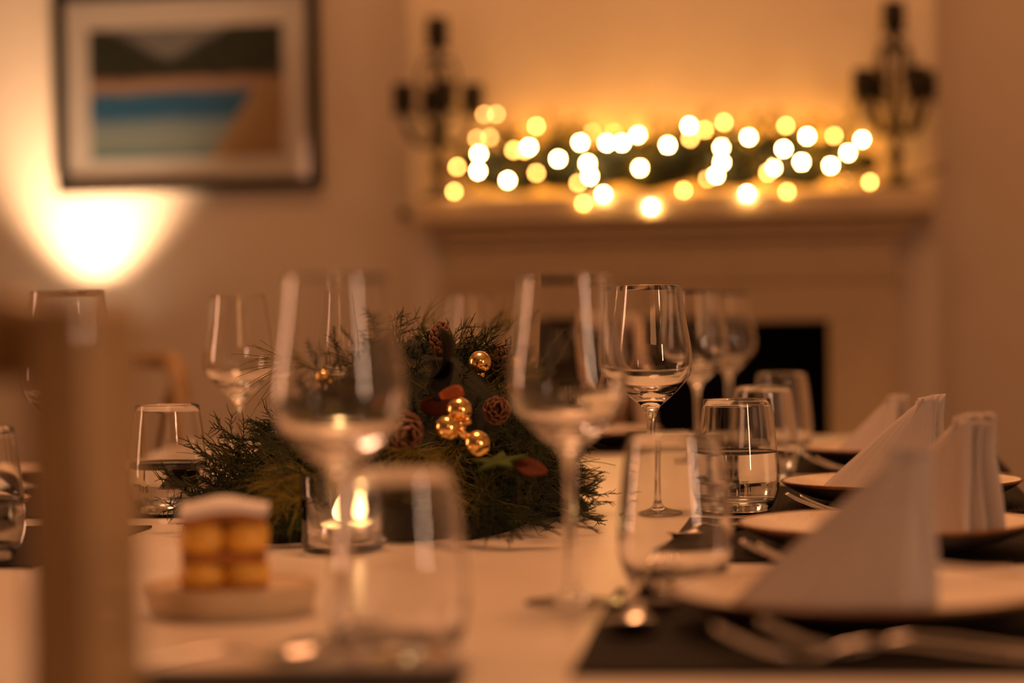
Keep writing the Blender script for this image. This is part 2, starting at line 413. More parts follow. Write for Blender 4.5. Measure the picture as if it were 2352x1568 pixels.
# ------------------------------------------------------------------ placemats
class Rect:
    def __init__(s, cx, cy, hx, hy, a): s.c = (cx, cy, hx, hy, a)
    def inside(s, x, y, pad=.03):
        cx, cy, hx, hy, a = s.c; dx, dy = x - cx, y - cy
        u = dx * math.cos(a) + dy * math.sin(a); v = -dx * math.sin(a) + dy * math.cos(a)
        return abs(u) < hx + pad and abs(v) < hy + pad
MATRECT = []
def placemat(cx, cy, hx, hy, a, label):
    o = bevel(MB().box((-hx, -hy, 0), (hx, hy, .0026)).build('placemat', 'placemat', smooth=False, loc=(cx, cy, TT + .0005), rot=(0, 0, a)), .001)
    tag(o, label, 'placemat', 'woven placemats'); MATRECT.append(Rect(cx, cy, hx, hy, a))
ORD = ['place setting closest to the fireplace', 'second place setting from the fireplace', 'third place setting from the fireplace', 'fourth place setting from the fireplace']
# (plate px, plate Z) of the napkin row, far to near
RPL = [(2062, 3.135), (2070, 2.533), (2036, 2.048), (1984, 1.567)]
def rp(i): return col(RPL[i][0], RPL[i][1], TT + .025)
# mats of the napkin row: near-left corner taken from the photo for the two nearest ones
nl1 = on_z(1308, 1556, TT); fl1 = on_z(1452, 1335, TT)
a1 = math.atan2(-(fl1.x - nl1.x), fl1.y - nl1.y) + R(2)
hx, hy = .165, .215
def mat_from_corner(c, a, label, hx=hx, hy=hy):
    u = Vector((math.cos(a), math.sin(a))); v = Vector((-math.sin(a), math.cos(a)))
    p = Vector((c.x, c.y)) + u * hx + v * hy
    placemat(p.x, p.y, hx, hy, a, label)
mat_from_corner(nl1, a1 * .7, 'dark woven placemat at the ' + ORD[3] + ', napkin row', .185, .21)
nl2 = on_z(1488, 1294, TT)
mat_from_corner(nl2, R(-1), 'dark woven placemat at the ' + ORD[2] + ', napkin row', .19, .20)
for i, h in ((1, .19), (0, .19)):
    p = rp(i); placemat(p.x - .035, p.y + (.09 if i else .07), .17, h, R(1), 'dark woven placemat at the ' + ORD[i] + ', napkin row')
# facing row
LPL = [at(0, 0, 1)] * 0
l2 = col(232, 2.98, TT + .025); l1 = col(-215, 2.46, TT + .025)
cA = on_z(476, 1190, TT)
placemat(cA.x - .17, cA.y + .215, .17, .215, R(1), 'dark woven placemat under the half full tumbler beside the garland')
cB = on_z(70, 1306, TT); cB2 = on_z(350, 1213, TT); ab = math.atan2(-(cB2.x - cB.x), cB2.y - cB.y); vB = Vector((-math.sin(ab), math.cos(ab))); uB = Vector((math.cos(ab), math.sin(ab))); hB = (cB2 - cB).length / 2
mB = Vector((cB.x, cB.y)) + vB * hB - uB * .17
placemat(mB.x, mB.y, .17, hB, ab, 'dark woven placemat beyond the tall chair back')
# heads of the table
hA = col(1330, 3.70, TT + .025)
placemat(hA.x + .02, on_z(1390, 1042, TT).y + .15, .215, .15, R(-1), 'dark woven placemat at the table end facing the fireplace')
nA = on_z(345, 1548, TT); nB = on_z(1108, 1546, TT)
placemat((nA.x + nB.x) / 2, (nA.y + nB.y) / 2 - .125, (nB - nA).length / 2, .12, math.atan2(nB.y - nA.y, nB.x - nA.x), 'dark woven placemat at the table end farthest from the fireplace')

# ------------------------------------------------------------------ plates
def plate_meshes():
    gl = spline_prof([(0, .0085), (.05, .0085), (.075, .0098), (.098, .0150), (.115, .0215), (.1225, .0252)], 5)
    rim = spline_prof([(.1225, .0252), (.1242, .0259), (.1255, .0250), (.1250, .0236), (.1232, .0222)], 4)
    un = spline_prof([(.1232, .0222), (.112, .0155), (.095, .0085), (.076, .004), (.068, .0006), (.060, .0004), (.056, .003), (0, .003)], 4)
    return (('glaze', MB().lathe(list(reversed(gl)), 96).mesh('plate_glaze', 'plate_glaze')), ('rim', MB().lathe(list(reversed(rim)), 96).mesh('plate_rim', 'rim_brown')),
            ('underside', MB().lathe(list(reversed(un)), 96).mesh('plate_under', 'underside')))
PLATE = plate_meshes()
def plate(p, label, grp='speckled plates on the placemats'):
    t = thing('dinner_plate', label, 'plate', (p.x, p.y, TT + .0034), random.uniform(0, 6), grp)
    for nm, me in PLATE: link(nm, me, t)
random.seed(4)
for i in range(4): plate(rp(i), 'speckled cream plate with brown rim and folded napkin, ' + ORD[i])
plate(l2, 'speckled cream plate behind the half full tumbler beside the garland')
plate(l1, 'speckled cream plate beyond the tall chair back')
plate(hA, 'speckled cream plate at the table end facing the fireplace')

# ------------------------------------------------------------------ napkins
def napkin_mesh(seed):
    rnd = random.Random(seed); H = .112; nz = 18
    j = lambda a: rnd.uniform(-a, a)
    J = [(j(.0012), j(.0012)) for _ in range(20)]
    rows = []
    for k in range(nz + 1):
        t = k / nz; z = H * t
        uh = .128 * (t ** 1.05)
        s = 1 - .25 * t
        flare = 1 + .18 * max(0, t - .7) / .3
        vs = 1 - .35 * t
        P = [(uh, .004 * vs), (uh * .5 + .064, -.002 + J[0][1]), (.122, .000), (.1320, .000), (.1365, .0040), (.1310, .0080), (.1200, .0110), (.1330, .0140), (.1410, .0180), (.1360, .0230),
             (.1220, .0260), (.1340, .0300), (.1445, .0330), (.1480, .0390), (.1400, .0440), (.125, .0430), (uh * .5 + .062, .026), (uh, .0065)]
        P = [(.128 + (u - .128) * (flare if u > .128 else 1) + J[i][0] * (i > 1), v * vs * 1.0 + J[i][1] * (i > 1)) for i, (u, v) in enumerate(P)]
        P = [(u + .002 * math.sin(t * 5 + i) * (2 < i < 15), v) for i, (u, v) in enumerate(P)]
        dz = [(.004 * math.sin(i * 1.3 + seed)) * t if 2 < i < 16 else 0 for i in range(len(P))]
        rows.append(smooth_path([(u, v, z + dz[i]) for i, (u, v) in enumerate(P)], 5))
    n = len(rows[0]); mb = MB(); vs = [p for r in rows for p in r]
    fs = [(a * n + b, a * n + b + 1, (a + 1) * n + b + 1, (a + 1) * n + b) for a in range(nz) for b in range(n - 1)]
    mb.add(vs, fs); return mb
def napkin(px, py, Z, rz, label, seed, sc_=1.0):
    p = at(px, py, Z)
    mb = napkin_mesh(seed); mb.v = [(x - .07, y - .02, z) for x, y, z in mb.v]
    o = mb.build('folded_napkin', 'linen', loc=(p.x, p.y, TT + .0034 + .0105), rot=(0, 0, rz)); o.scale = (sc_,) * 3
    s = o.modifiers.new('thick', 'SOLIDIFY'); s.thickness = .0011; s.offset = 0
    tag(o, label, 'napkin', 'napkins standing on the plates')
napkin(1900, 1390, 1.590, YAW + R(-20), 'tall folded linen napkin standing on the plate, ' + ORD[3], 1, .90)
napkin(2120, 1215, 2.06, YAW + R(-48), 'folded linen napkin with rolled top on the plate, ' + ORD[2], 2, .92)
napkin(2012, 1110, 2.53, YAW + R(-16), 'pointed folded linen napkin standing on the plate, ' + ORD[1], 3, .90)
napkin(1995, 1030, 3.13, YAW + R(-38), 'fan folded linen napkin on the plate, ' + ORD[0], 4, .72)

# ------------------------------------------------------------------ cutlery
def strip(stations, nv=6):
    mb = MB(); vs = []; m = 2 * (nv + 1)
    for x, y, z, wd, th, dish in stations:
        top = []; bot = []
        for k in range(nv + 1):
            v = -1 + 2 * k / nv
            zz = z - dish * (1 - v * v); e = math.sqrt(max(0, 1 - v ** 4)) * .5 + .5
            top.append((x, y + wd * v, zz + th * .5 * e)); bot.append((x, y + wd * v, zz - th * .5 * e))
        vs += top + bot[::-1]
    fs = []
    for i in range(len(stations) - 1):
        for k in range(m):
            k2 = (k + 1) % m; fs.append((i * m + k, (i + 1) * m + k, (i + 1) * m + k2, i * m + k2))
    fs.append(tuple(range(m))); fs.append(tuple((len(stations) - 1) * m + k for k in range(m - 1, -1, -1)))
    return mb.add(vs, fs)
def lerp_st(P, n=4):
    out = []
    for a, b in zip(P, P[1:]):
        for k in range(n):
            t = k / n; out.append(tuple(p + (q - p) * t for p, q in zip(a, b)))
    out.append(P[-1]); return out
HANDLE = [(0, 0, .004, .0075, .0022, 0), (.004, 0, .0038, .0095, .0024, 0), (.03, 0, .0045, .0085, .0026, 0), (.06, 0, .0075, .0058, .0030, 0), (.09, 0, .0115, .0036, .0034, 0), (.112, 0, .0125, .0030, .0034, 0), (.125, 0, .0105, .0034, .0030, 0), (.133, 0, .0080, .0055, .0022, 0)]
H_ME = strip(lerp_st(HANDLE)).mesh('handle', 'steel')
SPOON = [(.131, 0, .0085, .0050, .0020, .0003), (.137, 0, .0075, .0110, .0016, .003), (.146, 0, .0080, .0175, .0014, .0060), (.160, 0, .0092, .0205, .0013, .0078), (.175, 0, .0105, .0180, .0013, .0065), (.186, 0, .0118, .0110, .0013, .003), (.191, 0, .0122, .0040, .0013, .0005)]
S_ME = strip(lerp_st(SPOON), 10).mesh('bowl', 'steel')
FORKH = [(.131, 0, .0085, .0050, .0022, .0), (.138, 0, .0062, .0105, .0019, .001), (.148, 0, .0050, .0125, .0018, .0012), (.156, 0, .0058, .0125, .0018, .0008)]
FH_ME = strip(lerp_st(FORKH)).mesh('head', 'steel')
def tine(off):
    return strip(lerp_st([(.155, off, .0055, .0019, .0018, 0), (.170, off, .0090, .0017, .0017, 0), (.185, off * .97, .0150, .0014, .0016, 0), (.197, off * .94, .0215, .0007, .0010, 0)]), 3).mesh('tine', 'steel')
T_ME = [tine(o_) for o_ in (-.0105, -.0035, .0035, .0105)]
KB = [(.100, 0, .006, .0035, .004, 0), (.108, .001, .0045, .0085, .0022, 0), (.16, .001, .0040, .0100, .0016, 0), (.20, .0, .0040, .0085, .0014, 0), (.218, -.003, .0040, .0040, .0012, 0), (.222, -.005, .004, .001, .0010, 0)]
KB_ME = strip(lerp_st(KB)).mesh('blade', 'steel')
KH = [(0, 0, .0045, .006, .005, 0), (.005, 0, .0048, .0085, .0070, 0), (.05, 0, .005, .0075, .0070, 0), (.095, 0, .0055, .0045, .0055, 0), (.102, 0, .0058, .0035, .004, 0)]
KH_ME = strip(lerp_st(KH)).mesh('knife_handle', 'steel')
def cutlery(kind, tip, ang, label, scale=1.0, z=TT + .0036):
    """tip: world xy of the working end; ang: direction from handle end to tip"""
    L_ = {'spoon': .191, 'fork': .197, 'knife': .222}[kind] * scale
    loc = (tip.x - math.cos(ang) * L_, tip.y - math.sin(ang) * L_, z)
    t = thing({'spoon': 'spoon', 'fork': 'fork', 'knife': 'knife'}[kind], label, kind, loc, ang, 'steel cutlery on the table'); t.scale = (scale,) * 3
    if kind == 'spoon': link('bowl', S_ME, t); link('handle', H_ME, t)
    elif kind == 'fork':
        link('head', FH_ME, t); link('handle', H_ME, t)
        for m in T_ME: link('tine', m, t)
    else: link('blade', KB_ME, t); link('handle', KH_ME, t)
PI = math.pi
# napkin row: forks on the near side of each plate, dessert spoon and fork above it
_p = rp(3)
cutlery('fork', Vector((_p.x - .085, _p.y - .178)), PI + R(3), 'outer fork in front of the plate, ' + ORD[3], 1.05)
cutlery('fork', Vector((_p.x - .060, _p.y - .147)), PI - R(2), 'inner fork tucked by the plate, ' + ORD[3], 1.05)
for i in (2, 1, 0):
    p = rp(i)
    cutlery('fork', Vector((p.x - .115, p.y - .135)), PI + R(-4), 'fork closest to the plate, ' + ORD[i])
    cutlery('fork', Vector((p.x - .100, p.y - .165)), PI + R(3), 'fork set farther out from the plate, ' + ORD[i])
s1 = on_z(1425, 1478, TT); cutlery('spoon', s1, -PI / 2 - R(4), 'dessert spoon catching candle glints, ' + ORD[3], .95)
s1b = on_z(1530, 1345, TT); cutlery('fork', s1b, PI / 2 - R(6), 'dessert fork beside the glinting spoon, ' + ORD[3], .9)
s2 = on_z(1556, 1262, TT); cutlery('spoon', s2, -PI / 2 - R(14), 'dessert spoon with golden reflection, ' + ORD[2], .95)
cutlery('spoon', on_z(795, 1530, TT), R(32), 'spoon lying under the wine glass beside the pastry', .95, TT + .0032)

# glassware placement
wine_glass(780, 1.545, 'empty wine glass standing between the pastry and the empty tumbler')
wine_glass(1308, 1.735, 'empty wine glass beside the ' + ORD[3] + ', napkin row')
wine_glass(1495, 2.467, 'empty wine glass beside the ' + ORD[2] + ', napkin row')
wine_glass(1601, 3.25, 'empty wine glass beside the ' + ORD[1] + ', napkin row')
wine_glass(1674, 3.75, 'empty wine glass beside the ' + ORD[0] + ', napkin row')
wine_glass(160, 2.158, 'empty wine glass behind the tall chair back, in front of the floor lamp')
wine_glass(549, 2.90, 'empty wine glass behind the garland centrepiece, under the picture')
wine_glass(782, 3.60, 'empty wine glass hidden low behind the garland, facing row')
wine_glass(1086, 3.66, 'empty wine glass peeking over the garland before the fireplace')
tumbler(915, 1.472, 'empty tumbler in front of the tealight')
tumbler(1550, 1.79, 'empty tumbler beside the plate, ' + ORD[3])
tumbler(1695, 2.47, 'tumbler of water beside the plate, ' + ORD[2], .060)
tumbler(1754, 2.95, 'tumbler of water beside the plate, ' + ORD[1], .045)
tumbler(1797, 3.42, 'tumbler beside the plate, ' + ORD[0])
tumbler(385, 2.565, 'half full water tumbler between chair back and garland', .052)
tumbler(-58, 2.09, 'tumbler of water left of the tall chair post', .052)

# ------------------------------------------------------------------ tealight
def tealight():
    p = col(785, 2.135)
    t = thing('tealight_holder', 'lit tealight in a clear glass cup before the garland', 'candle', (p.x, p.y, TT + .0004))
    MB().lathe([(0, 0), (.030, 0), (.034, .002), (.0352, .006), (.0362, .068), (.0358, .0695), (.0348, .0695), (.0342, .068), (.0335, .010), (.030, .0065), (0, .0065)], 64).build('glass_cup', 'glass', t)
    MB().lathe([(0, .0069), (.019, .0069), (.0195, .009), (.0195, .0205), (.0188, .0205), (.0188, .010), (0, .010)], 40).build('tin_cup', 'tin', t)
    w_ = MB().lathe([(0, .0102), (.0186, .0102), (.0186, .0190), (.012, .0184), (0, .0182)], 40).build('wax', 'wax', t)
    MB().lathe([(0, .0180), (.0007, .0180), (.0007, .0250), (0, .0252)], 8).build('wick', 'wick', w_)
    f = MB().lathe(spline_prof([(0, .021), (.0062, .0245), (.0085, .0300), (.0066, .0375), (.0030, .0450), (0, .0500)], 4), 20).build('flame', 'flame', t)
    f['label'] = 'glowing candle flame'
tealight()

# ------------------------------------------------------------------ pastry on its dish
def pastry():
    p = col(535, 1.715)
    d_ = MB().lathe(spline_prof([(0, .018), (.050, .018), (.0575, .0205), (.0600, .0215), (.0612, .0200), (.0605, .0175), (.058, .006), (.055, .001), (.05, 0), (0, 0)], 4), 72).build('dessert_dish', 'dish', loc=(p.x, p.y, TT + .0004))
    d_.data.polygons.foreach_set('use_smooth', [True] * len(d_.data.polygons))
    tag(d_, 'small thick rimmed cream dish under the layered pastry', 'dish')
    q = col(518, 1.715)
    t = thing('layered_pastry', 'layered custard pastry with white icing on a small dish', 'pastry', (q.x, q.y, TT + .0188), YAW + R(5))
    rnd = random.Random(3)
    def sheet(z, th, h, m, name, wav=.0, seed=0):
        n = 10; mb = MB(); vs = []
        for s_ in (1, 0):
            for i in range(n + 1):
                for k in range(n + 1):
                    u, v = -1 + 2 * i / n, -1 + 2 * k / n
                    r_ = h * (1 + .03 * math.sin(3 * u + 5 * v + seed))
                    zz = z + s_ * th + wav * (math.sin(u * 2.6 + 1.0 + seed) * .6 + .35 * math.cos(v * 3 + u * 2)) + (.0006 * rnd.random() if s_ else 0)
                    vs.append((u * r_, v * r_, zz))
        N = (n + 1) ** 2; fs = []
        for i in range(n):
            for k in range(n):
                a = i * (n + 1) + k; fs.append((a, a + n + 1, a + n + 2, a + 1)); b = a + N; fs.append((b, b + 1, b + n + 2, b + n + 1))
        ed = [(0, k) for k in range(n)] + [(i, n) for i in range(n)] + [(n, k) for k in range(n, 0, -1)] + [(i, 0) for i in range(n, 0, -1)]
        ids = [i * (n + 1) + k for i, k in ed]
        for a, b in zip(ids, ids[1:] + ids[:1]): fs.append((a, b, b + N, a + N))
        o = mb.add(vs, fs).build(name, m, t); return autosmooth(o, 50)
    sheet(.0, .004, .0295, 'pastry', 'pastry_sheet')
    sheet(.0195, .0065, .0285, 'pastry', 'pastry_sheet', .0006, 2)
    sheet(.0480, .0055, .0285, 'pastry', 'pastry_sheet', .0058, .4)
    ic = sheet(.0536, .0052, .0306, 'icing', 'icing', .0058, .4)
    blob = MB().lathe(spline_prof([(0, 0), (.0125, .0006), (.0152, .0055), (.0148, .0115), (.0115, .0165), (.006, .0182), (0, .0185)], 4), 24).mesh('custard', 'custard')
    for z, s_ in ((.0030, 1.0), (.0262, 1.20)):
        for x in (-1, 1):
            for y in (-1, 1):
                link('custard_dollop', blob, t, (x * .0150, y * .0150, z), (0, 0, rnd.random() * 6), (1.08, 1.08, s_ * .98))
pastry()

# ------------------------------------------------------------------ greenery
def needle(mb, p, d_, L_, r_, bend=None, seg=1):
    d_ = d_.normalized(); a = d_.orthogonal().normalized(); b = d_.cross(a)
    if seg == 1:
        vs = [p + (a * math.cos(q) + b * math.sin(q)) * r_ for q in (0, 2.094, 4.189)] + [p + d_ * L_ * .6 + (a * math.cos(q) + b * math.sin(q)) * r_ * .9 for q in (0, 2.094, 4.189)] + [p + d_ * L_]
        mb.add(vs, [(0, 1, 4, 3), (1, 2, 5, 4), (2, 0, 3, 5), (3, 4, 6), (4, 5, 6), (5, 3, 6)])
    else:
        pts = [p + d_ * (L_ * k / seg) + bend * (k / seg) ** 2 * L_ for k in range(seg + 1)]
        mb.tube(pts, [r_ * (1 - .55 * k / seg) for k in range(seg + 1)], 3, False)
def rv(rnd): return Vector((rnd.gauss(0, 1), rnd.gauss(0, 1), rnd.gauss(0, 1))).normalized()
def fir_mesh(seed, L_=.11, dense=1.0):
    rnd = random.Random(seed); mb = MB()
    bend = Vector((rnd.uniform(-.25, .25), 0, rnd.uniform(-.15, .25)))
    f = lambda s: Vector((0, s * L_, 0)) + bend * (s * s * L_)
    mb.tube([f(k / 6) for k in range(7)], [.0016 - .0010 * k / 6 for k in range(7)], 5)
    n = int(150 * dense)
    for i in range(n):
        s = .05 + .95 * i / n; t = (f(min(1, s + .02)) - f(s - .02)).normalized()
        ang = rnd.choice((rnd.gauss(0, .35), rnd.gauss(PI, .35), rnd.gauss(PI / 2, .7)))
        side = Vector((math.cos(ang), 0, math.sin(ang)))
        side = (side - t * side.dot(t)).normalized()
        needle(mb, f(s), side * 1.0 + t * rnd.uniform(.35, .9), rnd.uniform(.012, .018) * (1 - .35 * s ** 4), .00068)
    return mb.mesh('fir_branch', 'fir_green')
def cedar_mesh(seed, L_=.12):
    rnd = random.Random(seed); mb = MB()
    bend = Vector((rnd.uniform(-.3, .3), 0, rnd.uniform(-.5, -.1)))
    f = lambda s: Vector((0, s * L_, 0)) + bend * (s * s * L_)
    mb.tube([f(k / 6) for k in range(7)], [.0014 - .0008 * k / 6 for k in range(7)], 4)
    n = 16
    for i in range(n):
        s = .08 + .92 * i / n; t = (f(min(1, s + .03)) - f(s - .03)).normalized(); sd = 1 if i % 2 else -1
        d_ = (Vector((sd, 0, rnd.uniform(-.2, .5))) + t * rnd.uniform(.7, 1.3)).normalized()
        l = .045 * (1 - .5 * s) * rnd.uniform(.7, 1.15); b2 = rv(rnd) * .35; p = f(s)
        needle(mb, p, d_, l, .0008, b2, 4)
        for k in range(7):
            u = .15 + .8 * k / 7; q = p + d_ * (l * u) + b2 * (u * u * l)
            e = (d_ + d_.cross(Vector((0, 0, 1))).normalized() * (1 if k % 2 else -1) * rnd.uniform(.5, 1) + rv(rnd) * .35)
            needle(mb, q, e, rnd.uniform(.009, .018), .00072, rv(rnd) * .3, 2)
    return mb.mesh('cedar_branch', 'cedar_green')
def pine_mesh(seed, n=32):
    rnd = random.Random(seed); mb = MB(); L_ = .05
    mb.tube([(0, 0, 0), (0, L_ * .5, .002), (0, L_, .006)], [.002, .0018, .0012], 5)
    for i in range(n):
        s = rnd.uniform(.35, 1); d_ = Vector((rnd.gauss(0, .45), 1, rnd.gauss(.1, .45)))
        needle(mb, Vector((0, L_ * s, .006 * s * s)), d_, rnd.uniform(.06, .10), .00080, Vector((rnd.gauss(0, .18), -.05, rnd.uniform(-.5, .05))), 6)
    return mb.mesh('pine_branch', 'pine_green')
FIR = [fir_mesh(s) for s in range(5)]; CED = [cedar_mesh(s) for s in range(10, 16)]; PIN = [pine_mesh(s) for s in range(20, 25)]
def orient(d_, up=Vector((0, 0, 1)), roll=0):
    y = d_.normalized(); x = y.cross(up)
    x = x.normalized() if x.length > .05 else Vector((1, 0, 0)); z = x.cross(y)
    m = Matrix((x, y, z)).transposed() @ Matrix.Rotation(roll, 3, 'Y')
    return m.to_euler()
def mound(name, ellipsoids, parent, m, seed, n=28):
    mb = MB(); rnd = random.Random(seed)
    for (cx, cy, rx, ry, h, z0) in ellipsoids:
        vs = []; fs = []; nu, nv = 36, 10
        for i in range(nv + 1):
            a = (PI / 2) * i / nv
            for k in range(nu):
                q = 2 * PI * k / nu; j = 1 + .10 * math.sin(5 * q + i) + rnd.uniform(-.05, .05) * (i < nv)
                vs.append((cx + rx * j * math.cos(a) * math.cos(q), cy + ry * j * math.cos(a) * math.sin(q), z0 + h * math.sin(a) * (1 if i < nv else 1)))
        for i in range(nv):
            for k in range(nu):
                k2 = (k + 1) % nu; fs.append((i * nu + k, i * nu + k2, (i + 1) * nu + k2, (i + 1) * nu + k))
        fs.append(tuple(range(nu - 1, -1, -1)))
        mb.add(vs, fs)
    return mb.build(name, m, parent)

def centerpiece():
    c = col(930, 2.50)
    root = thing('garland_centerpiece', 'evergreen table garland with gold baubles and pine cones', 'garland', (c.x, c.y, TT + .0004))
    o = Vector((c.x, c.y, TT + .0004)); loc = lambda p: p - o
    lm = loc(col(925, 2.50)); tm = loc(col(985, 2.52))
    ELL = [(lm.x, lm.y, .170, .305, .085, 0), (tm.x, tm.y, .132, .26, .182, 0)]
    mound('moss_base', ELL, root, 'moss', 1)['label'] = 'dark mossy base'
    rnd = random.Random(11)
    OBS = [(loc(col(px_, Z_)).x, loc(col(px_, Z_)).y, r_, h_) for px_, Z_, r_, h_ in ((785, 2.135, .040, .075), (385, 2.565, .046, .118), (1495, 2.467, .036, .2))]
    def surf(e, q, a):
        cx, cy, rx, ry, h, z0 = e
        p = Vector((cx + rx * math.cos(a) * math.cos(q), cy + ry * math.cos(a) * math.sin(q), h * math.sin(a)))
        nrm = Vector((math.cos(a) * math.cos(q) / rx, math.cos(a) * math.sin(q) / ry, math.sin(a) / h)).normalized()
        return p, nrm
    def put(meshes, nm, p, d_, s=1.0, roll=None):
        me = rnd.choice(meshes); ob = link(nm, me, root, p, orient(d_, roll=rnd.uniform(-.8, .8) if roll is None else roll), s)
        M_ = ob.rotation_euler.to_matrix() * s; zm = min((M_ @ v.co).z for v in me.vertices) + ob.location.z
        if zm < .001: ob.location.z += .001 - zm
        for v in list(me.vertices)[::3]:
            q_ = M_ @ v.co + ob.location
            if any((q_.x - a_) ** 2 + (q_.y - b_) ** 2 < r_ * r_ and q_.z < h_ for a_, b_, r_, h_ in OBS):
                bpy.data.objects.remove(ob); return None
        return ob
    for e, cnt in ((ELL[0], 210), (ELL[1], 270)):
        for i in range(cnt):
            q = rnd.uniform(0, 2 * PI) if rnd.random() < .35 else rnd.uniform(-PI - .2, .2)
            a = rnd.uniform(.02, 1.45)
            p, n = surf(e, q, a)
            tgt = Vector((rnd.gauss(0, .6), rnd.gauss(0, .6), rnd.gauss(-.1, .35)))
            d_ = (n * .75 + tgt)
            if p.z + d_.normalized().z * .09 < .008: d_.z = abs(d_.z) * .3 + .05
            kind = rnd.random()
            base = p - d_.normalized() * .045; base.z = max(base.z, .014)
            if e is ELL[1] and n.z > .5:      # top: keep it from growing over the horizon
                d_.z *= .8; base.z -= .025
            if kind < .30: put(FIR, 'fir_branch', base, d_, rnd.uniform(.65, .95))
            elif kind < .80: put(CED, 'cedar_branch', base, d_, rnd.uniform(.65, 1.0))
            else: put(PIN, 'pine_branch', base, d_, rnd.uniform(.55, .85))
    # hero sprigs read off the photograph
    def hero(kind, x0, y0, x1, y1, Z, dZ=0, s=None, roll=0.0):
        a, b = loc(at(x0, y0, Z)), loc(at(x1, y1, Z + dZ)); d_ = b - a
        me, nm, L_ = {'f': (FIR, 'fir_branch', .115), 'c': (CED, 'cedar_branch', .13), 'p': (PIN, 'pine_branch', .12)}[kind]
        if min(a.z, b.z) < .006: k = .006 - min(a.z, b.z); a.z += k
        put(me, nm, a, d_, s or d_.length / L_, roll)
    for h in [('f', 690, 1000, 500, 1035, 2.33), ('f', 700, 985, 560, 990, 2.36), ('c', 640, 1030, 470, 1130, 2.32), ('c', 620, 1060, 460, 1170, 2.30), ('c', 660, 1040, 520, 1190, 2.28),
              ('p', 740, 1130, 560, 1110, 2.21), ('p', 750, 1140, 580, 1190, 2.20), ('p', 760, 1150, 620, 1240, 2.19), ('p', 720, 1110, 590, 1150, 2.22), ('p', 700, 1180, 560, 1225, 2.20), ('p', 720, 1150, 570, 1150, 2.18), ('p', 735, 1100, 600, 1075, 2.20), ('p', 770, 1130, 640, 1200, 2.17), ('p', 700, 1080, 580, 1120, 2.21), ('p', 990, 1060, 1060, 1130, 2.15), ('p', 960, 1040, 1050, 1090, 2.16), ('p', 1010, 1100, 1080, 1200, 2.14),
              ('c', 900, 780, 960, 725, 2.45), ('c', 1010, 790, 1005, 730, 2.55), ('c', 1100, 790, 1130, 705, 2.72), ('c', 1150, 780, 1195, 705, 2.75), ('p', 960, 800, 990, 690, 2.6), ('p', 1120, 790, 1180, 700, 2.75),
              ('f', 790, 860, 745, 760, 2.45), ('f', 800, 900, 690, 850, 2.45), ('c', 850, 860, 830, 745, 2.45), ('p', 740, 850, 560, 830, 2.42), ('f', 1230, 880, 1320, 800, 2.48), ('c', 1220, 850, 1280, 745, 2.5),
              ('f', 1250, 900, 1325, 880, 2.46), ('c', 1300, 1060, 1385, 1085, 2.30), ('f', 1300, 1150, 1388, 1175, 2.27), ('f', 1310, 1200, 1392, 1190, 2.27), ('c', 1300, 1190, 1385, 1215, 2.25), ('f', 1310, 1235, 1368, 1262, 2.20),
              ('c', 1130, 1090, 1150, 1260, 2.15, -.02), ('c', 1180, 1100, 1240, 1250, 2.15), ('c', 1090, 1080, 1110, 1240, 2.15), ('f', 1200, 1170, 1290, 1220, 2.16), ('f', 1150, 1200, 1190, 1265, 2.14), ('f', 1230, 1210, 1280, 1260, 2.15),
              ('p', 1040, 1020, 960, 1080, 2.18), ('p', 1060, 1040, 1010, 1150, 2.17), ('p', 1000, 1030, 860, 1060, 2.19), ('c', 1230, 960, 1290, 1130, 2.22), ('c', 1200, 920, 1260, 1090, 2.24), ('c', 1180, 880, 1140, 800, 2.36),
              ('c', 960, 880, 910, 960, 2.28), ('c', 930, 800, 900, 900, 2.33), ('p', 1150, 900, 1230, 850, 2.3), ('c', 1150, 980, 1210, 1040, 2.22)]:
        hero(*h)
    # gold baubles
    ball = MB().lathe([(.0116 * math.sin(PI * k / 20), .0116 * -math.cos(PI * k / 20)) for k in range(21)], 32).mesh('bauble', 'gold')
    cap = MB().lathe([(0, 0), (.0036, 0), (.0036, .0055), (.0030, .0062), (0, .0062)], 14).mesh('cap', 'gold')
    for x, y, Z, s, cd in ((1055, 942, 2.195, 1, (.5, -.4, -.6)), (1028, 983, 2.185, 1, (.9, -.3, -.2)), (1096, 1019, 2.175, 1.02, (-.7, -.2, .5)), (1102, 832, 2.33, .95, (0, .5, -.8)), (1052, 972, 2.215, .75, (0, 1, 0)), (735, 870, 2.36, .8, (.6, .3, -.6))):
        p = loc(at(x, y, Z)); b = link('gold_bauble', ball, root, p, None, s); b['label'] = 'shiny gold bauble'
        dd = Vector(cd).normalized(); link('cap', cap, b, dd * .0108, dd.to_track_quat('Z', 'Y').to_euler())
    # pine cones with separate scales
    core = MB().lathe(spline_prof([(0, 0), (.008, .002), (.012, .012), (.010, .026), (.005, .038), (0, .042)], 4), 16).mesh('cone_core', 'cone')
    sm = MB(); sm.tube([(0, 0, 0), (.006, 0, .001), (.011, 0, .0035), (.0135, 0, .006)], [.0026, .0046, .0056, .0030], 6, True, .28)
    scale_me = sm.mesh('scale', 'cone_tip')
    def cone(x, y, Z, dvec, s):
        p = loc(at(x, y, Z)); d_ = Vector(dvec).normalized()
        cn = link('pine_cone', core, root, p - d_ * .02 * s, d_.to_track_quat('Z', 'Y').to_euler(), s); cn['label'] = 'open brown pine cone'
        for i in range(44):
            t = i / 44; z = .002 + .036 * t; q = i * 2.39996; k = math.sin(PI * (.18 + .72 * t)) * 1.05
            link('cone_scale', scale_me, cn, (math.cos(q) * .005 * k, math.sin(q) * .005 * k, z), (0, -.35 - .5 * t, q), (.5 + .6 * k, .6 + .5 * k, 1))
    cone(918, 985, 2.215, (.35, -.75, -.15), 1.25)
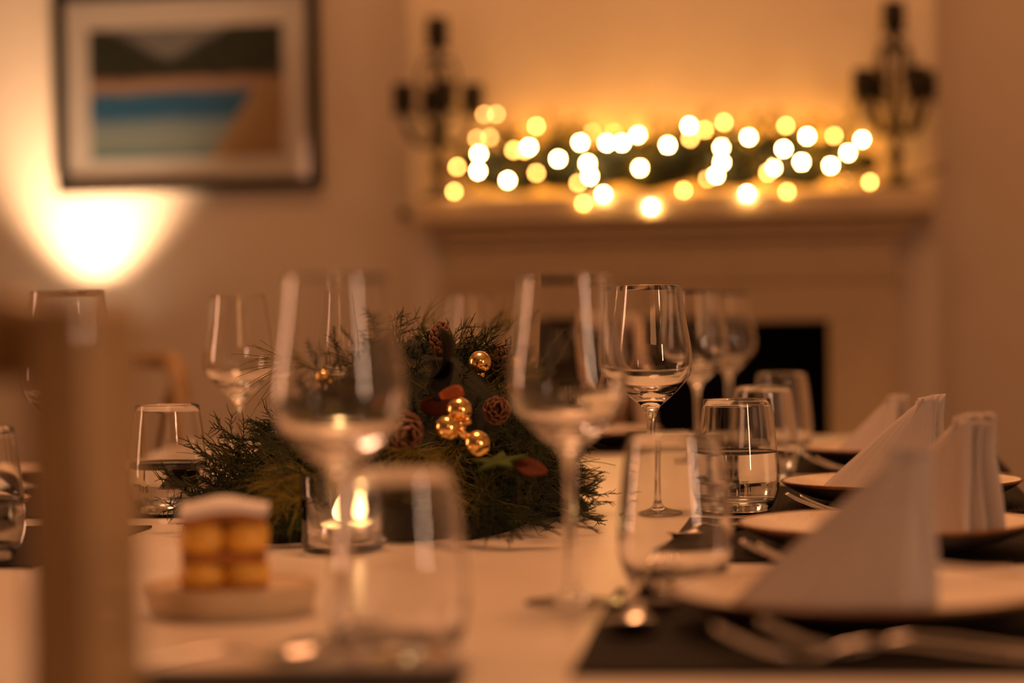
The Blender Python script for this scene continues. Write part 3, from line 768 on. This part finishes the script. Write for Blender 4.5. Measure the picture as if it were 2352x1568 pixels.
    cone(1012, 785, 2.40, (.1, -.3, .9), .75)
    cone(1140, 945, 2.265, (.2, -.9, .2), .85)
    cone(1150, 835, 2.47, (-.2, -.6, .6), .9)
    # leaves
    def leaf(x, y, Z, length, width, dvec, m, label, curl, name='dried_leaf', roll=0, thick=.0010):
        mb = MB(); n = 10; vs = []; fs = []; P = []
        for i in range(n + 1):
            s = i / n; wd = width * math.sin(PI * min(.97, max(.10, s * .9 + .08))) ** .7; a = curl * s
            yy = length * (math.sin(a) / curl if abs(curl) > .01 else s); zz = length * ((1 - math.cos(a)) / curl if abs(curl) > .01 else 0)
            for k in (-1, -.5, 0, .5, 1): P.append((wd * k, yy, zz - .15 * wd * (1 - abs(k)) + .0))
        for i in range(n):
            for k in range(4): a = i * 5 + k; fs.append((a, a + 1, a + 6, a + 5))
        o_ = mb.add(P, fs).build(name, m, root, loc=loc(at(x, y, Z)), rot=orient(Vector(dvec), roll=roll)); o_['label'] = label
        sd = o_.modifiers.new('thick', 'SOLIDIFY'); sd.thickness = thick
    leaf(992, 862, 2.26, .056, .016, (.85, -.25, .30), 'leaf_dark', 'dark curled leaf', 1.9, roll=.35)
    leaf(1042, 815, 2.31, .026, .0045, (.05, -.1, .9), 'leaf_green', 'small upright green leaf', .4, roll=1.2)
    leaf(985, 870, 2.26, .050, .020, (.8, -.5, -.15), 'leaf_dark', 'dark drooping leaf', .9, roll=1.2)
    leaf(1013, 908, 2.19, .039, .0058, (.95, -.15, .30), 'leaf_brown', 'orange brown curled strip', -1.3, roll=-1.35, thick=.0025)
    leaf(965, 930, 2.25, .034, .010, (.8, .1, -.1), 'leaf_maroon', 'dark red dried leaf', .6, roll=-1.2)
    leaf(1185, 1050, 2.155, .036, .011, (.75, -.2, -.62), 'leaf_maroon', 'brown dried leaf', .7, roll=.6)
    # five pointed felt leaf
    st = MB(); q = [(.027 if k % 2 == 0 else .0105) for k in range(10)]
    vs = [(r_ * math.cos(PI * k / 5), r_ * math.sin(PI * k / 5), 0) for k, r_ in enumerate(q)]
    st.add(vs + [(x, y, .0026) for x, y, z in vs], [tuple(range(9, -1, -1)), tuple(range(10, 20))] + [(k, (k + 1) % 10, 10 + (k + 1) % 10, 10 + k) for k in range(10)])
    o_ = st.build('star_leaf', 'leaf_green', root, False, loc(at(1146, 1062, 2.15)), (R(13), R(-9), .3)); o_['label'] = 'green felt star'
centerpiece()

# ------------------------------------------------------------------ mantel garland, string lights, candelabra
BR = [(1100, 353), (1098, 393), (1166, 414), (1282, 365), (1215, 338), (1333, 327), (1394, 328), (1428, 328), (1350, 375), (1355, 405), (1386, 446), (1470, 386), (1534, 333), (1495, 475), (1657, 338), (1658, 373), (1645, 402), (1583, 289), (1720, 315), (1716, 445), (1777, 384), (1800, 342), (1841, 372), (1854, 313), (1908, 380), (1948, 351), (1980, 320), (1465, 310), (1350, 378)]
MI = [(1050, 383), (1043, 440), (1232, 397), (1180, 345), (1328, 420), (1340, 467), (1570, 437), (1618, 298), (1663, 281), (1805, 289), (1916, 312), (1945, 412), (1998, 418), (1763, 397), (1808, 440), (1585, 318), (1625, 410), (1205, 345), (1232, 290)]
DI = [(1095, 318), (1125, 316), (1360, 303), (1405, 380), (1433, 375), (1410, 305), (1620, 360), (1700, 350), (1815, 388), (1690, 305), (1150, 340), (1460, 345), (1970, 355), (1112, 262), (1140, 262)]
def mantel_garland():
    c = on_y(1530, 440, 5.96)
    root = thing('mantel_garland', 'evergreen garland threaded with fairy lights along the mantel shelf', 'garland', (c.x, c.y, stop))
    o = Vector((c.x, c.y, stop))
    x0, x1 = on_y(1040, 400, 5.96).x - c.x, on_y(2010, 400, 5.96).x - c.x
    mb = MB(); n = 40
    pts = [(x0 + (x1 - x0) * k / n, .0 + .012 * math.sin(k * 1.1), max(.066, .074 + .010 * math.sin(k * .9))) for k in range(n + 1)]
    mb.tube(pts, [.016 + .040 * min(1, 4 * (k / n) * (1 - k / n) * 2) + .005 * math.sin(k * 2.1) for k in range(n + 1)], 10)
    mb.build('branch_core', 'moss', root)
    rnd = random.Random(5); CAND = [on_y(1010, 430, 5.955), on_y(2058, 425, 5.955)]
    for i in range(230):
        u = rnd.random(); x = x0 + (x1 - x0) * u
        ang = rnd.uniform(-1.0, PI)
        h = .058
        p = Vector((x, -math.cos(ang) * .050, .074 + math.sin(ang) * h))
        d_ = Vector((rnd.gauss(0, .9), -math.cos(ang) * .7, math.sin(ang) * .6 + rnd.gauss(0, .2)))
        if p.z < .04: d_.z = max(d_.z, -.1)
        p = p - d_.normalized() * .03; p.z = max(p.z, .025)
        k = rnd.random()
        me, nm = (rnd.choice(FIR), 'fir_branch') if k < .5 else (rnd.choice(CED), 'cedar_branch') if k < .85 else (rnd.choice(PIN), 'pine_branch')
        s_ = rnd.uniform(.75, 1.1); ob = link(nm, me, root, p, orient(d_, roll=rnd.uniform(-1, 1)), s_)
        M_ = ob.rotation_euler.to_matrix() * s_; vv = [M_ @ v.co for v in me.vertices]
        ym = max(v.y for v in vv) + p.y + c.y; zm = min(v.z for v in vv) + p.z
        if ym > YBR - .003: ob.location.y -= ym - YBR + .003
        if zm < .002: ob.location.z += .002 - zm
        if any((ob.location.x + c.x + v.x - a_.x) ** 2 + (ob.location.y + c.y + v.y - a_.y) ** 2 < .06 ** 2 for v in vv[::3] for a_ in CAND): bpy.data.objects.remove(ob)
    # string of lights
    t = thing('string_lights', 'warm white fairy lights wound through the mantel garland', 'string lights', (c.x, c.y, stop))
    bulb = MB().lathe([(.0041 * math.sin(PI * k / 10), .0049 * -math.cos(PI * k / 10)) for k in range(11)], 14)
    ms = [bulb.mesh('bulb', m) for m in ('bulb_bright', 'bulb_mid', 'bulb_dim', 'bulb_wall_fill')]
    pos = []
    for L_, me, yy in ((BR, ms[0], 5.875), (MI, ms[1], 5.895), (DI, ms[2], 5.97)):
        for x, y in L_:
            Y = yy + rnd.uniform(-.01, .02)
            if y > 430: Y = 5.85
            p = on_y(x, y, Y) - o; pos.append(p); link('bulb', me, t, p)
    for i in range(30):  # extra bulbs added out of sight behind the garland to brighten the wall
        p = Vector((x0 + (x1 - x0) * (.06 + .88 * (i + .5) / 30), YBR - .035 - c.y + rnd.uniform(-.01, .01), rnd.uniform(.075, .12))); pos.append(p); link('bulb', ms[3], t, p)
    pos.sort(key=lambda p: p.x + .25 * p.z)
    MB().tube(smooth_path([p + Vector((0, .010, 0)) for p in pos], 4), .0012, 4).build('wire', 'wire', t)
mantel_garland()

def candelabrum(px, pyb, Y, s, rz, label, topy):
    p = on_y(px, pyb, Y); ht = on_y(px, topy, Y).z - stop
    t = thing('candelabrum', label, 'candelabra', (p.x, p.y, stop), rz, 'candelabra on the mantel')
    k = ht / .46
    MB().lathe(spline_prof([(0, 0), (.050, 0), (.054, .004), (.050, .010), (.030, .018), (.014, .028), (.010, .04), (0.0, .04)], 4), 32).build('base', 'dark_metal', t)
    MB().lathe(spline_prof([(.014, .036), (.011, .06), (.020, .085), (.012, .10), (.010, .14), (.020, .17 * k), (.010, .19 * k), (.008, .30 * k), (.014, .34 * k), (.009, .37 * k), (0, .375 * k)], 4), 20).build('stem', 'dark_metal', t)
    cup = MB().lathe(spline_prof([(0, 0), (.014, .001), (.025, .012), (.029, .036), (.026, .066), (.028, .072), (.0255, .072), (.024, .036), (.014, .010), (0, .008)], 4), 24).mesh('cup', 'dark_metal')
    pan = MB().lathe([(0, -.004), (.026, -.003), (.038, .002), (.036, .003), (.024, 0), (0, 0)], 24).mesh('drip_pan', 'dark_metal')
    drop = MB().lathe(spline_prof([(0, 0), (.0050, .005), (.0060, .010), (.003, .019), (0, .024)], 3), 8).mesh('crystal_drop', 'glass')
    def cupat(x, y, z):
        link('cup', cup, t, (x, y, z)); link('drip_pan', pan, t, (x, y, z))
        for j in range(5):
            q = j * 2 * PI / 5; link('crystal_drop', drop, t, (x + .035 * math.cos(q), y + .035 * math.sin(q), z - .028))
    cupat(0, 0, .375 * k)
    for j in range(4):
        q = j * PI / 2 + .35; R_ = .088 * s
        cx, cy = math.cos(q), math.sin(q)
        path = smooth_path([(0, 0, .16 * k), (cx * R_ * .35, cy * R_ * .35, .135 * k), (cx * R_ * .75, cy * R_ * .75, .150 * k), (cx * R_, cy * R_, .20 * k), (cx * R_, cy * R_, .212 * k)], 6)
        MB().tube(path, .0075, 8).build('arm', 'dark_metal', t)
        path = smooth_path([(0, 0, .33 * k), (cx * R_ * .35, cy * R_ * .35, .345 * k), (cx * R_ * .55, cy * R_ * .55, .30 * k), (cx * R_ * .38, cy * R_ * .38, .265 * k)], 6)
        MB().tube(path, .0050, 6).build('scroll', 'dark_metal', t)
        cupat(cx * R_, cy * R_, .212 * k)
candelabrum(1010, 430, 5.955, 1.0, 0, 'dark candelabra with crystal drops at the picture end of the mantel', 30)
candelabrum(2058, 425, 5.955, 1.02, .25, 'dark candelabra with crystal drops at the mantel end away from the picture', -8)
# dark sprig lying on the shelf end
sp = on_y(2110, 425, 5.90)
o = link('fir_sprig', FIR[2], None, (sp.x - .045, sp.y, stop + .022), (0, 0, R(-95)), 1.0); tag(o, 'loose fir sprig lying at the candelabra foot', 'sprig')
hk = on_y(928, 490, YB - .02)
tag(MB().lathe([(0, 0), (.012, 0), (.012, .004), (.006, .008), (.006, .02), (.013, .024), (.013, .032), (0, .034)], 20).build('wall_hook', 'dark_metal', loc=(hk.x, YB, hk.z), rot=(R(90), 0, 0)), 'small dark knob on the wall beside the mantel shelf', 'hook')

# ------------------------------------------------------------------ chairs
def chair(label, loc, rz, H=.90, m='chair_wood', grp='cross back chairs', r=.0172):
    t = thing('cross_back_chair', label, 'chair', loc, rz, grp)
    zt = H - r
    half = [(.185, -.185, 0), (.190, -.195, .22), (.195, -.205, .45), (.200, -.225, .60), (.203, -.245, zt - .14), (.201, -.254, zt - .06), (.190, -.258, zt - .016), (.165, -.262, zt), (.10, -.267, zt), (.04, -.270, zt)]
    path = half + [(-x, y, z) for x, y, z in reversed(half)]
    MB().tube(smooth_path(path, 6), r, 14).build('back_frame', m, t)
    for s in (-1, 1):
        cr = [(s * .178, -.262, zt - .045), (s * .10, -.258, zt - .12), (s * .01, -.250, zt - .215), (s * -.09, -.232, .56), (s * -.165, -.215, .485)]
        MB().tube([Vector(p) + Vector((0, .004 * s, 0)) for p in smooth_path(cr, 6)], .010, 8, True, .6).build('cross_slat', m, t)
    MB().lathe([(0, .452), (.185, .452), (.197, .448), (.200, .440), (.197, .432), (.185, .430), (0, .430)], 40).build('seat', m, t).scale = (1.03, 1.0, 1)
    MB().lathe([(0, .4555), (.150, .4555), (.152, .4522), (0, .4522)], 32).build('seat_cane', 'cane', t)
    for s in (-1, 1):
        MB().tube([(s * .150, .125, .43), (s * .165, .150, .2), (s * .175, .165, 0)], [.016, .0155, .013], 12).build('leg', m, t)
        MB().tube([(s * .169, .152, .17), (s * .188, -.192, .17)], .009, 8).build('stretcher', m, t)
    MB().tube([(-.167, .155, .20), (.167, .155, .20)], .009, 8).build('stretcher', m, t)
def side_chair(label, loc, rz, H):
    """square-post chair: thick back posts, one high back rail"""
    t = thing('square_post_chair', label, 'chair', loc, rz, 'chairs round the table')
    m = 'chair_wood'; a, b = .189, .2215
    for sx in (-1, 1):
        bevel(MB().box((min(sx * a, sx * b), -.275, 0), (max(sx * a, sx * b), -.200, H - .004)).build('back_post', m, t, smooth=False), .006, 3)
        bevel(MB().box((sx * .195 - .016, .14, 0), (sx * .195 + .016, .172, .43)).build('leg', m, t, smooth=False), .004)
        bevel(MB().box((sx * .195 - .010, -.21, .36), (sx * .195 + .010, .14, .43)).build('side_rail', m, t, smooth=False), .003)
    bevel(MB().box((-a, -.265, H - .040), (a, -.222, H)).build('top_rail', m, t, smooth=False), .012, 3)
    bevel(MB().box((-a, -.258, .58), (a, -.232, .62)).build('lower_rail', m, t, smooth=False), .006, 3)
    bevel(MB().box((-.215, -.20, .43), (.215, .185, .465)).build('seat', m, t, smooth=False), .012, 3)
    MB().box((-.185, .146, .36), (.185, .166, .43)).build('front_rail', m, t, smooth=False)
post = col(153, 1.045, .9)
side_chair('tall wooden chair with square posts at the table end', (post.x - .21, post.y + .275, 0), 0, .972)
def chair_by_back(label, px, Z, rz, H, m='chair_wood'):
    p = col(px, Z, H); b = Matrix.Rotation(rz, 3, 'Z') @ Vector((0, -.262, 0))
    chair(label, (p.x - b.x, p.y - b.y, 0), rz, H, m, 'chairs round the table')
chair_by_back('cross back wooden chair by the wall under the picture', 300, 4.25, R(-50), .905)
chair_by_back('pale cross back chair turned sideways before the firebox', 1395, 4.62, R(-70), .945, 'chair_wood_pale')
